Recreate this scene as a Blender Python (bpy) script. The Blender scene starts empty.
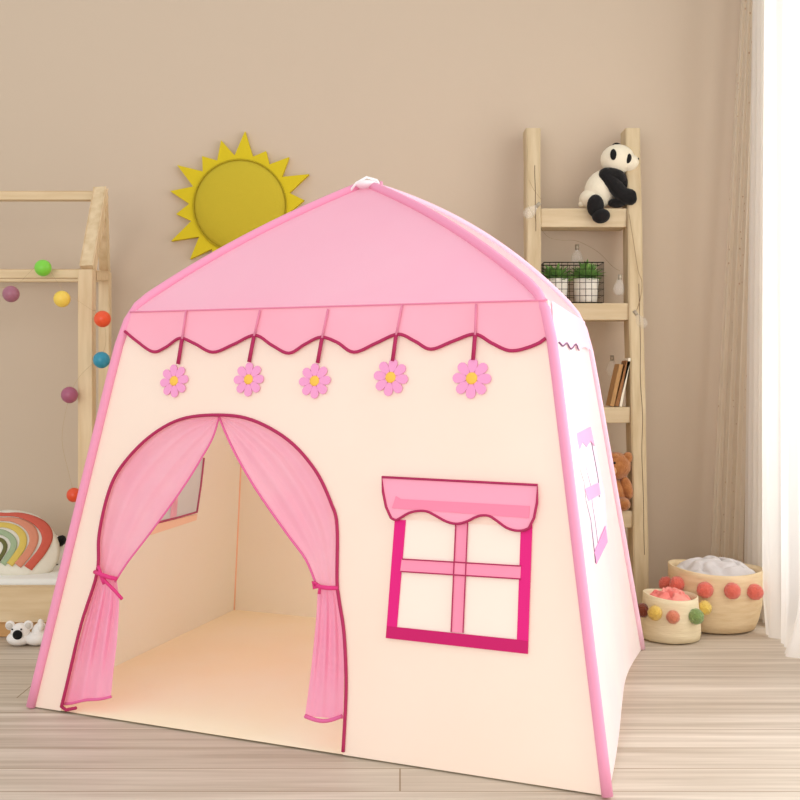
import bpy, bmesh, math, random
from mathutils import Vector, noise, Matrix
from mathutils.geometry import tessellate_polygon
random.seed(7)
F = 1100.0; CAMZ = 0.89; HX, HY = 400.0, 380.0
COL = bpy.context.scene.collection
PI = math.pi

# ------------------------------------------------------------------ helpers
def P(px, py, Y):
    return Vector(((px - HX) * Y / F, Y, CAMZ - (py - HY) * Y / F))
def lin(c):
    return tuple(((v / 255) / 12.92 if v <= 10 else (((v / 255) + .055) / 1.055) ** 2.4) for v in c) + (1,)

MATS = {}
def mat(name, rgb, rough=.7, trans=0.0, bump=0.0, bscale=40, stretch=(1, 1, 1), rgb2=None, cscale=None, cfac=.5,
        transp=0.0, metal=0.0, sheen=0.0, ramp=(.35, .65)):
    if name in MATS: return MATS[name]
    m = bpy.data.materials.new(name); m.use_nodes = True
    nt = m.node_tree; n = nt.nodes; L = nt.links
    b = n['Principled BSDF']; out = n['Material Output']
    b.inputs['Base Color'].default_value = lin(rgb); b.inputs['Roughness'].default_value = rough
    b.inputs['Metallic'].default_value = metal
    b.inputs['Specular IOR Level'].default_value = .25
    b.inputs['Sheen Weight'].default_value = sheen
    tc = n.new('ShaderNodeTexCoord'); mp = n.new('ShaderNodeMapping')
    mp.inputs['Scale'].default_value = stretch
    L.new(tc.outputs['Object'], mp.inputs['Vector'])
    colsock = None
    if rgb2:
        nz = n.new('ShaderNodeTexNoise'); nz.inputs['Scale'].default_value = cscale or bscale
        nz.inputs['Detail'].default_value = 5
        L.new(mp.outputs[0], nz.inputs['Vector'])
        cr = n.new('ShaderNodeValToRGB'); cr.color_ramp.elements[0].position = ramp[0]; cr.color_ramp.elements[1].position = ramp[1]
        cr.color_ramp.elements[0].color = lin(rgb); cr.color_ramp.elements[1].color = lin(rgb2)
        L.new(nz.outputs['Fac'], cr.inputs[0]); colsock = cr.outputs[0]
        L.new(colsock, b.inputs['Base Color'])
    bs = None
    if bump:
        nb = n.new('ShaderNodeTexNoise'); nb.inputs['Scale'].default_value = bscale; nb.inputs['Detail'].default_value = 3
        L.new(mp.outputs[0], nb.inputs['Vector'])
        bp = n.new('ShaderNodeBump'); bp.inputs['Strength'].default_value = bump; bp.inputs['Distance'].default_value = .01
        L.new(nb.outputs['Fac'], bp.inputs['Height']); L.new(bp.outputs[0], b.inputs['Normal']); bs = bp.outputs[0]
    last = b.outputs[0]
    if trans:
        t = n.new('ShaderNodeBsdfTranslucent'); t.inputs[0].default_value = lin(rgb)
        if colsock: L.new(colsock, t.inputs[0])
        mx = n.new('ShaderNodeMixShader'); mx.inputs[0].default_value = trans
        L.new(last, mx.inputs[1]); L.new(t.outputs[0], mx.inputs[2]); last = mx.outputs[0]
    if transp:
        t = n.new('ShaderNodeBsdfTransparent'); mx = n.new('ShaderNodeMixShader'); mx.inputs[0].default_value = transp
        L.new(last, mx.inputs[1]); L.new(t.outputs[0], mx.inputs[2]); last = mx.outputs[0]
    L.new(last, out.inputs[0])
    MATS[name] = m
    return m

def wood(name, rgb, rgb2, axis, rough=.6):
    s = [16, 16, 16]; s[axis] = 1.6
    return mat(name, rgb, rough, rgb2=rgb2, cscale=2.2, bscale=3.0, bump=.12, stretch=tuple(s), ramp=(.3, .7))

def link(name, bm, m, root=None, parent=None, smooth=False, normals=True):
    """one mesh object; root = the thing's Empty (its origin is the local origin), parent = part it hangs under"""
    org = Vector(root.location) if root else Vector((0, 0, 0))
    if normals: bmesh.ops.recalc_face_normals(bm, faces=bm.faces[:])
    if org.length: bmesh.ops.translate(bm, verts=bm.verts[:], vec=-org)
    me = bpy.data.meshes.new(name); bm.to_mesh(me); bm.free()
    me.materials.append(m)
    if smooth:
        for p in me.polygons: p.use_smooth = True
    o = bpy.data.objects.new(name, me); COL.objects.link(o)
    par = parent or root
    if par: o.parent = par
    return o
def single(name, bm, m, label, cat, group=None, smooth=False, kind=None):
    c = Vector((0, 0, 0)); zs = min(v.co.z for v in bm.verts)
    for v in bm.verts: c += v.co
    c /= len(bm.verts); c.z = zs
    bmesh.ops.translate(bm, verts=bm.verts[:], vec=-c)
    o = link(name, bm, m, smooth=smooth); o.location = c
    tag(o, label, cat, group, kind); return o
def tag(o, label, cat, group=None, kind=None):
    if label: o['label'] = label
    if cat: o['category'] = cat
    if group: o['group'] = group
    if kind: o['kind'] = kind
def thing(name, loc, label, cat, group=None):
    o = bpy.data.objects.new(name, None); COL.objects.link(o); o.location = loc; o.empty_display_size = .05
    tag(o, label, cat, group); return o
def NB(): return bmesh.new()

def box(bm, a, b, bev=0.0):
    a, b = Vector(a), Vector(b)
    r = bmesh.ops.create_cube(bm, size=1)
    vs = r['verts']
    for v in vs:
        v.co = Vector(((a[i] + b[i]) / 2 + v.co[i] * (b[i] - a[i]) for i in range(3)))
    if bev:
        es = list({e for v in vs for e in v.link_edges})
        bmesh.ops.bevel(bm, geom=es, offset=bev, segments=2, affect='EDGES', profile=.5)
def beam(bm, a, b, w, d, up=Vector((0, 0, 1)), bev=.003):
    """rectangular bar from a to b; w across (side), d along 'up'"""
    a, b = Vector(a), Vector(b); t = (b - a); l = t.length; t.normalize()
    s = t.cross(up).normalized(); u = s.cross(t).normalized()
    r = bmesh.ops.create_cube(bm, size=1)
    for v in r['verts']:
        c = v.co.copy(); v.co = (a + b) / 2 + t * c.x * l + s * c.y * w + u * c.z * d
    if bev:
        es = list({e for v in r['verts'] for e in v.link_edges})
        bmesh.ops.bevel(bm, geom=es, offset=bev, segments=2, affect='EDGES', profile=.5)
def tube(bm, pts, rad, seg=8, closed=False, flat=1.0, up=None):
    pts = [Vector(p) for p in pts]; n = len(pts); rings = []
    rr = rad if isinstance(rad, (list, tuple)) else [rad] * n
    prev = None
    for i, p in enumerate(pts):
        if closed: t = pts[(i + 1) % n] - pts[i - 1]
        else: t = pts[min(i + 1, n - 1)] - pts[max(i - 1, 0)]
        t.normalize()
        if up is not None: s = t.cross(up)
        elif prev is None: s = t.cross(Vector((0, 0, 1)) if abs(t.z) < .9 else Vector((1, 0, 0)))
        else: s = prev - t * prev.dot(t)
        s.normalize(); prev = s; u = t.cross(s).normalized()
        rings.append([bm.verts.new(p + s * math.cos(a) * rr[i] + u * math.sin(a) * rr[i] * flat)
                      for a in (2 * PI * k / seg for k in range(seg))])
    m = n if closed else n - 1
    for i in range(m):
        A, B = rings[i], rings[(i + 1) % n]
        for k in range(seg):
            bm.faces.new((A[k], A[(k + 1) % seg], B[(k + 1) % seg], B[k]))
    if not closed:
        bm.faces.new(rings[0][::-1]); bm.faces.new(rings[-1])
def grid(bm, fn, nu, nv):
    V = [[bm.verts.new(fn(i / nu, j / nv)) for i in range(nu + 1)] for j in range(nv + 1)]
    for j in range(nv):
        for i in range(nu):
            bm.faces.new((V[j][i], V[j][i + 1], V[j + 1][i + 1], V[j + 1][i]))
def ball(bm, c, r, rot=None, sub=3, noise_amp=0.0, nscale=1.0):
    r = Vector(r) if not isinstance(r, (int, float)) else Vector((r, r, r))
    res = bmesh.ops.create_icosphere(bm, subdivisions=sub, radius=1)
    R = rot or Matrix.Identity(3); c = Vector(c)
    for v in res['verts']:
        k = 1 + (noise.noise(v.co * nscale + c * 37) * noise_amp if noise_amp else 0)
        v.co = c + R @ Vector((v.co.x * r.x, v.co.y * r.y, v.co.z * r.z)) * k
def lathe(bm, prof, c, seg=48, rimf=None):
    c = Vector(c); rings = []
    for (r, z) in prof:
        rings.append([bm.verts.new(c + Vector((math.cos(a) * r, math.sin(a) * r, z + (rimf(a, z) if rimf else 0))))
                      for a in (2 * PI * k / seg for k in range(seg))])
    for A, B in zip(rings, rings[1:]):
        for k in range(seg): bm.faces.new((A[k], A[(k + 1) % seg], B[(k + 1) % seg], B[k]))
    return rings
def roty(a): return Matrix.Rotation(a, 3, 'Y')
def smoothpath(pts, n=8):
    """Catmull-Rom through 2D or 3D points"""
    pts = [Vector(p) for p in pts]; out = []
    for i in range(len(pts) - 1):
        p0 = pts[max(i - 1, 0)]; p1 = pts[i]; p2 = pts[i + 1]; p3 = pts[min(i + 2, len(pts) - 1)]
        for k in range(n):
            t = k / n
            out.append(.5 * ((2 * p1) + (p2 - p0) * t + (2 * p0 - 5 * p1 + 4 * p2 - p3) * t * t + (3 * p1 - p0 - 3 * p2 + p3) * t ** 3))
    out.append(pts[-1]); return out
def along(pts, s):
    L = [0]
    for a, b in zip(pts, pts[1:]): L.append(L[-1] + (b - a).length)
    d = s * L[-1]
    for i in range(len(pts) - 1):
        if d <= L[i + 1] + 1e-9:
            k = (d - L[i]) / max(L[i + 1] - L[i], 1e-9); return pts[i].lerp(pts[i + 1], k)
    return pts[-1].copy()
def filled(bm, pts, thick=0.0, nvec=None):
    vs = [bm.verts.new(p) for p in pts]; n_ = len(pts)
    tris = tessellate_polygon([[Vector(p) for p in pts]])
    for t in tris: bm.faces.new([vs[i] for i in t])
    if thick:
        v2 = [bm.verts.new(Vector(p) + nvec * thick) for p in pts]
        for t in tris: bm.faces.new([v2[i] for i in t][::-1])
        for i in range(n_): bm.faces.new((vs[i], vs[(i + 1) % n_], v2[(i + 1) % n_], v2[i]))

# ------------------------------------------------------------------ colours / materials
M_wall = mat('wall_paint', (200, 182, 161), .9, bump=.05, bscale=30)
M_pine_x = wood('pine_along', (226, 204, 168), (208, 182, 142), 0)
M_pine_z = wood('pine_upright', (226, 204, 168), (206, 180, 140), 2)
M_lad_x = wood('ladder_wood_x', (212, 193, 160), (194, 172, 136), 0)
M_lad_z = wood('ladder_wood_z', (208, 189, 155), (188, 166, 130), 2)
M_lad_dark = mat('ladder_crack', (84, 62, 40), .9)
M_front = mat('tent_cream', (254, 238, 224), .8, trans=.25, rgb2=(254, 241, 228), cscale=2.5, bump=.04, bscale=6)
M_side = mat('tent_side_lit', (255, 250, 252), .8, trans=.42, rgb2=(255, 245, 250), cscale=5)  # side cloth coloured white: overexposure from the window put into the base colour
M_inner = mat('tent_inner_peach', (255, 249, 232), .8, trans=.28, rgb2=(255, 247, 227), cscale=2)
M_mat = mat('tent_mat', (255, 249, 222), .85, rgb2=(255, 245, 212), cscale=2.5, bump=.08, bscale=5)
M_roof = mat('tent_roof_pink', (251, 194, 220), .75, trans=.348, rgb2=(251, 199, 223), cscale=3)
M_roofside = mat('tent_roof_lit', (255, 232, 242), .75, trans=.5)  # roof pink bleached in colour to imitate window light on this slope
M_val = mat('valance_pink', (251, 178, 198), .75, trans=.1, rgb2=(251, 184, 204), cscale=4)
M_valside = mat('valance_lit', (252, 214, 232), .75, trans=.15)  # valance pink lightened, window brightness painted into the cloth
M_bind = mat('binding_pink', (238, 156, 188), .7, sheen=.1)
M_bindlit = mat('binding_lit', (250, 206, 224), .7)  # lit copy of the binding pink, glare painted in on the window side
M_mag = mat('magenta_trim', (176, 44, 92), .6)
M_hot = mat('hot_pink', (226, 28, 128), .6)
M_hotdark = mat('deep_pink', (200, 22, 104), .6)
M_pinkm = mat('muntin_pink', (248, 150, 182), .7)
M_stemfade = mat('faded_stem', (226, 136, 166), .7)
M_cur = mat('door_curtain', (252, 172, 210), .7, trans=.4, rgb2=(253, 184, 216), cscale=6)
M_curl = mat('door_curtain_upper', (254, 198, 220), .7, trans=.4, rgb2=(253, 186, 214), cscale=6)
M_petal = mat('petal', (240, 160, 206), .7)
M_yel = mat('flower_centre', (246, 196, 84), .7)
M_pane = mat('pane_white', (255, 240, 228), .7, trans=.05)
M_purple = mat('print_mauve', (216, 168, 208), .7)
M_grey = mat('print_grey', (120, 84, 116), .7)
M_white = mat('white_cotton', (238, 236, 232), .85, bump=.1, bscale=12, trans=.0)
M_black = mat('black_plush', (24, 22, 22), .95, sheen=.08, bump=.3, bscale=200)
M_wplush = mat('cream_plush', (232, 222, 198), .95, sheen=.2, bump=.3, bscale=180)
M_sun = mat('sun_mustard', (208, 186, 32), .85, bump=.1, bscale=60)
M_sund = mat('sun_disc', (192, 172, 46), .9, bump=.15, bscale=120)

# ------------------------------------------------------------------ camera, world, lights
cd = bpy.data.cameras.new('camera'); cam = bpy.data.objects.new('camera', cd); COL.objects.link(cam)
cam.location = (0, 0, CAMZ); cam.rotation_euler = (PI / 2, 0, 0)
cd.sensor_width = 36; cd.lens = F / 800 * 36; cd.shift_y = -(400 - HY) / 800; cd.clip_start = .05
sc = bpy.context.scene; sc.camera = cam
sc.view_settings.view_transform = 'Standard'; sc.view_settings.look = 'None'; sc.view_settings.gamma = 1
sc.view_settings.use_curve_mapping = False; sc.view_settings.exposure = 0.0
sc.cycles.max_bounces = 12; sc.cycles.diffuse_bounces = 7; sc.cycles.transparent_max_bounces = 16
w = bpy.data.worlds.new('daylight'); sc.world = w; w.use_nodes = True
w.node_tree.nodes['Background'].inputs[0].default_value = (1, .985, .965, 1)
w.node_tree.nodes['Background'].inputs[1].default_value = .88
def area(name, loc, rot, sx, sy, e, col=(1, 1, 1)):
    l = bpy.data.lights.new(name, 'AREA'); l.shape = 'RECTANGLE'; l.size = sx; l.size_y = sy; l.energy = e; l.color = col
    o = bpy.data.objects.new(name, l); COL.objects.link(o); o.location = loc; o.rotation_euler = rot; return o
area('window_daylight', (1.95, 2.5, 1.45), (0, PI / 2, 0), 2.1, 3.2, 74, (1, .995, .985))
area('front_fill', (-1.5, -2.0, 1.5), Vector((.6 + 1.5, 4.2 + 2.0, .9 - 1.5)).to_track_quat('-Z', 'Y').to_euler(), 3.0, 2.2, 72, (1, .985, .965))   # added unseen fill from behind the camera, brightens tent and right-hand wall

# ------------------------------------------------------------------ room
WY = 4.5; WX = 1.5
bm = NB(); box(bm, (-3.2, WY, 0), (WX + .12, WY + .1, 2.8)); o = link('wall_back', bm, M_wall); o['kind'] = 'structure'
bm = NB()   # right wall around a tall window opening
Y0, Y1, Z0, Z1 = .9, 4.05, .12, 2.45
box(bm, (WX, Y1, 0), (WX + .12, WY, 2.8)); box(bm, (WX, .3, 0), (WX + .12, Y0, 2.8))
box(bm, (WX, Y0, 0), (WX + .12, Y1, Z0)); box(bm, (WX, Y0, Z1), (WX + .12, Y1, 2.8))
o = link('wall_right', bm, M_wall); o['kind'] = 'structure'
# window
M_frame = mat('window_white', (240, 238, 234), .5)
M_glass = mat('window_glass', (255, 255, 255), .05, transp=.93)
wt = bpy.data.objects.new('window_1', None); COL.objects.link(wt); wt.location = (WX + .06, (Y0 + Y1) / 2, Z0); wt['kind'] = 'structure'
bm = NB(); t_ = .05
box(bm, (WX + .03, Y0, Z0), (WX + .09, Y1, Z0 + t_)); box(bm, (WX + .03, Y0, Z1 - t_), (WX + .09, Y1, Z1))
for yy in (Y0, Y0 + (Y1 - Y0 - t_) / 3, Y0 + 2 * (Y1 - Y0 - t_) / 3, Y1 - t_):
    box(bm, (WX + .03, yy, Z0 + t_), (WX + .09, yy + t_, Z1 - t_))
link('window_frame', bm, M_frame, wt)
bm = NB(); box(bm, (WX + .055, Y0 + t_, Z0 + t_), (WX + .06, Y1 - t_, Z1 - t_)); link('pane', bm, M_glass, wt)

# floor: pale washed boards running along the back wall
def floor_material():
    m = bpy.data.materials.new('floor_boards'); m.use_nodes = True; nt = m.node_tree; n = nt.nodes; L = nt.links
    b = n['Principled BSDF']; b.inputs['Roughness'].default_value = .5; b.inputs['Specular IOR Level'].default_value = .3
    tc = n.new('ShaderNodeTexCoord')
    br = n.new('ShaderNodeTexBrick'); br.offset = .37; br.offset_frequency = 2
    br.inputs['Scale'].default_value = 1; br.inputs['Brick Width'].default_value = 2.9; br.inputs['Row Height'].default_value = .14
    br.inputs['Mortar Size'].default_value = .0022; br.inputs['Mortar Smooth'].default_value = .3
    br.inputs['Color1'].default_value = lin((213, 203, 189)); br.inputs['Color2'].default_value = lin((196, 184, 168))
    br.inputs['Mortar'].default_value = lin((160, 140, 116))
    L.new(tc.outputs['Object'], br.inputs['Vector'])
    mp = n.new('ShaderNodeMapping'); mp.inputs['Scale'].default_value = (.8, 22, 1)
    L.new(tc.outputs['Object'], mp.inputs['Vector'])
    # shift the grain from board to board
    sx = n.new('ShaderNodeSeparateXYZ'); L.new(tc.outputs['Object'], sx.inputs[0])
    dv = n.new('ShaderNodeMath'); dv.operation = 'DIVIDE'; dv.inputs[1].default_value = .14; L.new(sx.outputs['Y'], dv.inputs[0])
    fl = n.new('ShaderNodeMath'); fl.operation = 'FLOOR'; L.new(dv.outputs[0], fl.inputs[0])
    mu = n.new('ShaderNodeMath'); mu.operation = 'MULTIPLY'; mu.inputs[1].default_value = 3.71; L.new(fl.outputs[0], mu.inputs[0])
    cb = n.new('ShaderNodeCombineXYZ'); L.new(mu.outputs[0], cb.inputs['X']); L.new(mu.outputs[0], cb.inputs['Z'])
    ad = n.new('ShaderNodeVectorMath'); ad.operation = 'ADD'; L.new(mp.outputs[0], ad.inputs[0]); L.new(cb.outputs[0], ad.inputs[1])
    nz = n.new('ShaderNodeTexNoise'); nz.inputs['Scale'].default_value = 1.6; nz.inputs['Detail'].default_value = 6; nz.inputs['Roughness'].default_value = .6
    L.new(ad.outputs[0], nz.inputs['Vector'])
    cr = n.new('ShaderNodeValToRGB'); cr.color_ramp.elements[0].position = .3; cr.color_ramp.elements[1].position = .7
    cr.color_ramp.elements[0].color = (.70, .655, .60, 1); cr.color_ramp.elements[1].color = (1.1, 1.1, 1.1, 1)
    L.new(nz.outputs['Fac'], cr.inputs[0])
    mx = n.new('ShaderNodeMix'); mx.data_type = 'RGBA'; mx.blend_type = 'MULTIPLY'; mx.inputs[0].default_value = 1
    L.new(br.outputs['Color'], mx.inputs[6]); L.new(cr.outputs[0], mx.inputs[7]); L.new(mx.outputs[2], b.inputs['Base Color'])
    bp = n.new('ShaderNodeBump'); bp.inputs['Strength'].default_value = .1; L.new(nz.outputs['Fac'], bp.inputs['Height']); L.new(bp.outputs[0], b.inputs['Normal'])
    return m
bm = NB(); box(bm, (-3.2, .3, -.05), (WX + .12, WY + .1, 0)); o = link('floor', bm, floor_material()); o['kind'] = 'structure'

# ------------------------------------------------------------------ TENT
g = .004
FL = P(32, 708, F * CAMZ / (708 - HY)); FR = P(608, 798, F * CAMZ / (798 - HY))
BR = P(641, 650, F * CAMZ / (650 - HY)); BL = P(234, 611, F * CAMZ / (611 - HY))
for v in (FL, FR, BR, BL): v.z = g
UP = Vector((0, 0, 1)); CAMP = Vector((0, 0, CAMZ))
def inplane(a, b, inset, inward_ref):
    d = (b - a).normalized(); n_ = Vector((-d.y, d.x, 0))
    if (inward_ref - a).dot(n_) < 0: n_ = -n_
    # plane: (p-a).n_ = inset * z  ->  normal vector (n_ - inset*UP)
    N = (n_ - inset * UP).normalized(); return a.copy(), N      # N points inward (and a bit down)
CEN = (FL + FR + BR + BL) / 4
def hit(px, py, plane, off=0.0):
    a, N = plane; a = a - N * off                  # off > 0 : towards the outside
    d = Vector(((px - HX) / F, 1, -(py - HY) / F)); t = (a - CAMP).dot(N) / d.dot(N); return CAMP + d * t
PF = inplane(FL, FR, .14, CEN); PS = inplane(FR, BR, .15, CEN); PL = inplane(FL, BL, .17, CEN); 
EFL = hit(128, 312, PF); EFR = hit(548, 300, PF); EBR = hit(584, 322, PS); EBL = hit(247, 329, PL)
AP = Vector((CEN.x, CEN.y, CAMZ + (HY - 184) * CEN.y / F)); AP.x = (367 - HX) * CEN.y / F
def hip(E, b, n=24, off=0):
    return [E.lerp(AP, i / n) + UP * b * 4 * (i / n) * (1 - i / n) * (1 - .25 * (i / n)) for i in range(n + 1)]
HFL, HFR, HBR, HBL = hip(EFL, .03), hip(EFR, .036), hip(EBR, .078), hip(EBL, .03)

tent = thing('play_tent', (CEN.x, CEN.y, 0), 'large pink and cream cottage play tent with curtained doorway on the wooden floor', 'play tent')
OF = -PF[1]; OS = -PS[1]; OL = -PL[1]         # outward normals

# door arch outline (photo pixels, left foot -> top -> right foot)
arch_px = [(61, 708), (66, 688), (81, 625), (97, 573), (99, 535), (108, 494), (121, 467), (148, 438), (180, 419.5), (218, 415), (252, 420),
           (288, 440), (315, 470), (331, 503), (337, 526), (337, 580), (339, 600), (344, 634), (346, 688), (343, 752)]
arch = smoothpath([(a, b, 0) for a, b in arch_px], 6)
arch3 = [hit(p.x, p.y, PF) for p in arch]
def floorpt(p): return Vector((p.x, p.y, g))
bm = NB()
a0 = arch3[0].copy(); a1 = arch3[-1].copy()
# feet of the opening sit on the hem
def hem(p):
    d = (FR - FL).normalized(); return FL + d * (p - FL).dot(d)
outline = [FL, hem(a0)] + arch3[1:-1] + [hem(a1), FR, EFR, EFL]
filled(bm, outline)
front = link('front_panel', bm, M_front, tent)
# roof panels: ruled between hips
def ruled(A, B, nu, sag=0.0, outn=None):
    bm = NB(); n_ = len(A) - 1
    def fn(u, v):
        i = min(int(round(v * n_)), n_); p = A[i].lerp(B[i], u)
        if sag: p = p + outn * sag * math.sin(PI * u) * math.sin(PI * v)
        return p
    grid(bm, fn, nu, n_); bmesh.ops.remove_doubles(bm, verts=bm.verts[:], dist=1e-5); return bm
rf = link('roof_panel', ruled(HFL, HFR, 14, -.012, OF), M_roof, tent, smooth=True)
o = link('roof_panel', ruled(HFR, HBR, 12, -.01, OS), M_roofside, tent, smooth=True); o['label'] = 'roof slope with window light painted in as paler pink'
link('roof_panel', ruled(HBR, HBL, 8), M_roof, tent, smooth=True)
link('roof_panel', ruled(HBL, HFL, 8), M_roof, tent, smooth=True)
# side panel with lifted, curved hem
sidehem = [hit(p.x, p.y, PS) for p in smoothpath([(608, 798, 0), (614, 768, 0), (619, 735, 0), (622, 705, 0), (625, 682, 0), (631, 666, 0), (641, 650, 0)], 4)]
bm = NB(); filled(bm, sidehem + [EBR, EFR]); o = link('side_panel', bm, M_side, tent); o['label'] = 'side wall whitened as if overexposed by the window'
hole = [hit(a, b, PL) for a, b in ((150, 455), (204, 458), (197, 512), (148, 525))]
bm = NB(); quad = [FL, EFL, EBL, BL]; allp = quad + hole; vs = [bm.verts.new(p) for p in allp]
tess = tessellate_polygon([quad, hole[::-1]]); idx = [0, 1, 2, 3, 7, 6, 5, 4]
for t in tess: bm.faces.new([vs[idx[i]] for i in t])
o = link('side_panel', bm, M_inner, tent); o['label'] = 'cream side wall seen from inside'
leftp = o
bm = NB(); filled(bm, [BR, BL, EBL, EBR]); o = link('back_panel', bm, M_inner, tent)
# ground sheet
bm = NB()
mid = (FR + BR) / 2; inn = (CEN - mid).normalized()
pts = [FL, FR]
for k in range(1, 10):
    q = FR.lerp(BR, k / 10); pts.append(q + inn * .1 * math.sin(PI * k / 10))
pts += [BR, BL]
filled(bm, [p + UP * .001 for p in pts]); link('ground_sheet', bm, M_mat, tent)

# edge bindings
def binding(base, E, H, r, m, lab=None, push=Vector((0, 0, 0))):
    leg = [base.lerp(E, i / 12) for i in range(12)]
    path = [p + push for p in leg + H[:-1]]
    # soften the shoulder
    k = len(leg)
    for _ in range(2):
        q = path[:]
        for i in range(k - 2, k + 3): q[i] = (path[i - 1] + path[i] * 2 + path[i + 1]) / 4
        path = q
    bm = NB(); tube(bm, path, r, 10); o = link('edge_binding', bm, m, tent, smooth=True)
    if lab: o['label'] = lab
binding(FL, EFL, HFL, .0125, M_bind, push=OF * .005); binding(FR, EFR, HFR, .0125, M_bind, push=OF * .005)
binding(BR, EBR, HBR, .0095, M_bindlit, 'pink edge binding painted paler as if overexposed', push=OS * .005); 
bm = NB(); tube(bm, [BL.lerp(EBL, i / 8) for i in range(9)] + HBL[1:-1], .0045, 8); o = link('corner_seam', bm, mat('seam_peach', (250, 205, 172), .7), tent, smooth=True)
# apex cap: small white vent with a ribbon loop
M_cap = mat('cap_white', (246, 238, 240), .6)
bm = NB()
capo = AP + Vector((0, -.012, .0))
ball(bm, AP + Vector((-.0, -.015, -.006)), (.038, .045, .014), sub=3); cap = link('vent_cap', bm, M_cap, tent, smooth=True)
bm = NB(); tube(bm, [AP + Vector((-.05, -.03, -.028)), AP + Vector((-.03, -.04, -.004)), AP + Vector((0, -.045, .012)), AP + Vector((.03, -.04, .004)), AP + Vector((.045, -.03, -.02))], .004, 8)
link('ribbon_loop', bm, mat('ribbon_white', (250, 244, 246), .6), tent, parent=cap, smooth=True)
bm = NB(); tube(bm, [AP + Vector((.042, -.03, .0)), AP + Vector((.044, -.05, -.035))], .006, 8)
link('ribbon_tab', bm, M_bind, tent, parent=cap, smooth=True)

# valance
def path_px(pts, plane, off, n=8): return [hit(p.x, p.y, plane, off) for p in smoothpath([(a, b, 0) for a, b in pts], n)]
wave_px = [(125, 331), (137, 341), (153, 351.5), (166, 347), (180, 338), (195, 343.5), (213, 352), (234, 344), (255, 335), (272, 345), (289, 353),
           (305, 344), (321, 337), (337, 342), (354, 352), (376, 343), (398, 334), (415, 341), (431, 349), (453, 341), (475, 334), (492, 343), (510, 350.5), (529, 347), (549, 338)]
wave_px = [(x, y + .3) for x, y in wave_px]
wv = smoothpath([(a, b, 0) for a, b in wave_px], 6)
bm = NB()
def topy(x): return 312 - (x - 130) * 12 / 418
tops = []; bots = []
for p in wv:
    xl = max(p.x, 130 if p.x < 135 else p.x); xt = 130 + (p.x - 125) * (545 - 130) / (549 - 125)
    tops.append(hit(xt, topy(xt), PF, .004)); bots.append(hit(p.x - max(0, p.x - 540) * .35, p.y, PF, .007))
prev = None
for a, b in zip(tops, bots):
    col = [bm.verts.new(a.lerp(b, k / 4)) for k in range(5)]
    if prev:
        for k in range(4): bm.faces.new((prev[k], col[k], col[k + 1], prev[k + 1]))
    prev = col
val = link('valance', bm, M_val, tent, smooth=True)
bm = NB(); tube(bm, [b + OF * .001 for b in bots], .0042, 8); link('valance_trim', bm, M_mag, tent, parent=val, smooth=True)
bm = NB(); tube(bm, [hit(x, topy(x), PF, .006) for x in list(range(130, 540, 20)) + [547]], .0022, 6); link('valance_seam', bm, mat('seam_pink', (232, 140, 172), .7), tent, parent=val, smooth=True)
# side valance
sw = [(554, 338), (557, 341), (560, 343), (563, 346), (567, 343), (571, 349), (576, 344), (579, 350), (584, 347), (591, 350)]
bm = NB(); prev = None; tr = []
for i, p in enumerate(smoothpath([(a, b, 0) for a, b in sw], 3)):
    f_ = i / (len(sw) * 3 - 3); a = EFR.lerp(EBR, .05 + .93 * f_) + OS * .004; b = hit(p.x, p.y, PS, .01)
    col = [bm.verts.new(a), bm.verts.new(b)]; tr.append(b)
    if prev: bm.faces.new((prev[0], col[0], col[1], prev[1]))
    prev = col
v2 = link('valance', bm, M_valside, tent, smooth=True); v2['label'] = 'short side valance with window light painted in as paler pink'
bm = NB(); tube(bm, tr[5:-6], .0022, 6); link('valance_trim', bm, M_grey, tent, parent=v2, smooth=True)

# hanging flowers
flowers = [((186, 311), (182, 339), (178, 364), (174.5, 381), 15.5), ((260, 310), (254, 336), (249, 362), (249, 379.5), 16), ((328, 309), (322, 338), (317.5, 363), (315, 381), 16.5),
           ((402, 305), (396, 335), (392.5, 361), (391, 377.5), 17.5), ((476, 304), (475, 335), (473, 360), (472, 378.5), 19)]
for (a, b, c, f, r) in flowers:
    bm = NB(); tube(bm, [hit(a[0], a[1], PF, .009), hit(b[0], b[1], PF, .0135)], .003, 6)
    bm2 = NB(); tube(bm2, [hit(b[0], b[1], PF, .012), hit(c[0], c[1], PF, .006)], .0055, 6)
    ctr = hit(f[0], f[1], PF, .004)
    ex = (FR - FL).normalized(); ez = OF.cross(ex).normalized(); ez = ez if ez.z > 0 else -ez
    R = r * (ctr.y / F)
    bm3 = NB()
    R *= 1.08
    for k in range(8):
        an = 2 * PI * k / 8 + f[0]; d = ex * math.cos(an) + ez * math.sin(an); s = OF.cross(d)
        loop = []
        for q in range(14):
            t = 2 * PI * q / 14; u = math.cos(t); v = math.sin(t)
            loop.append(ctr + d * R * (.61 + .39 * u) + s * R * .24 * v * (1 + .35 * u))
        lo = [bm3.verts.new(p) for p in loop]; hi = [bm3.verts.new(p + OF * .003) for p in loop]
        bm3.faces.new(hi)
        for q in range(14): bm3.faces.new((lo[q], lo[(q + 1) % 14], hi[(q + 1) % 14], hi[q]))
    fl = link('flower', bm3, M_petal, tent)
    bm4 = NB(); Rm = Matrix((ex, OF, ez)).transposed(); ball(bm4, ctr + OF * .003, (R * .3, .004, R * .3), rot=Rm, sub=3)
    link('flower_centre', bm4, M_yel, tent, parent=fl, smooth=True)
    link('stem', bm2, M_mag, tent, parent=fl, smooth=True)
    o = link('stem_top', bm, M_stemfade, tent, parent=fl, smooth=True)

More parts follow.
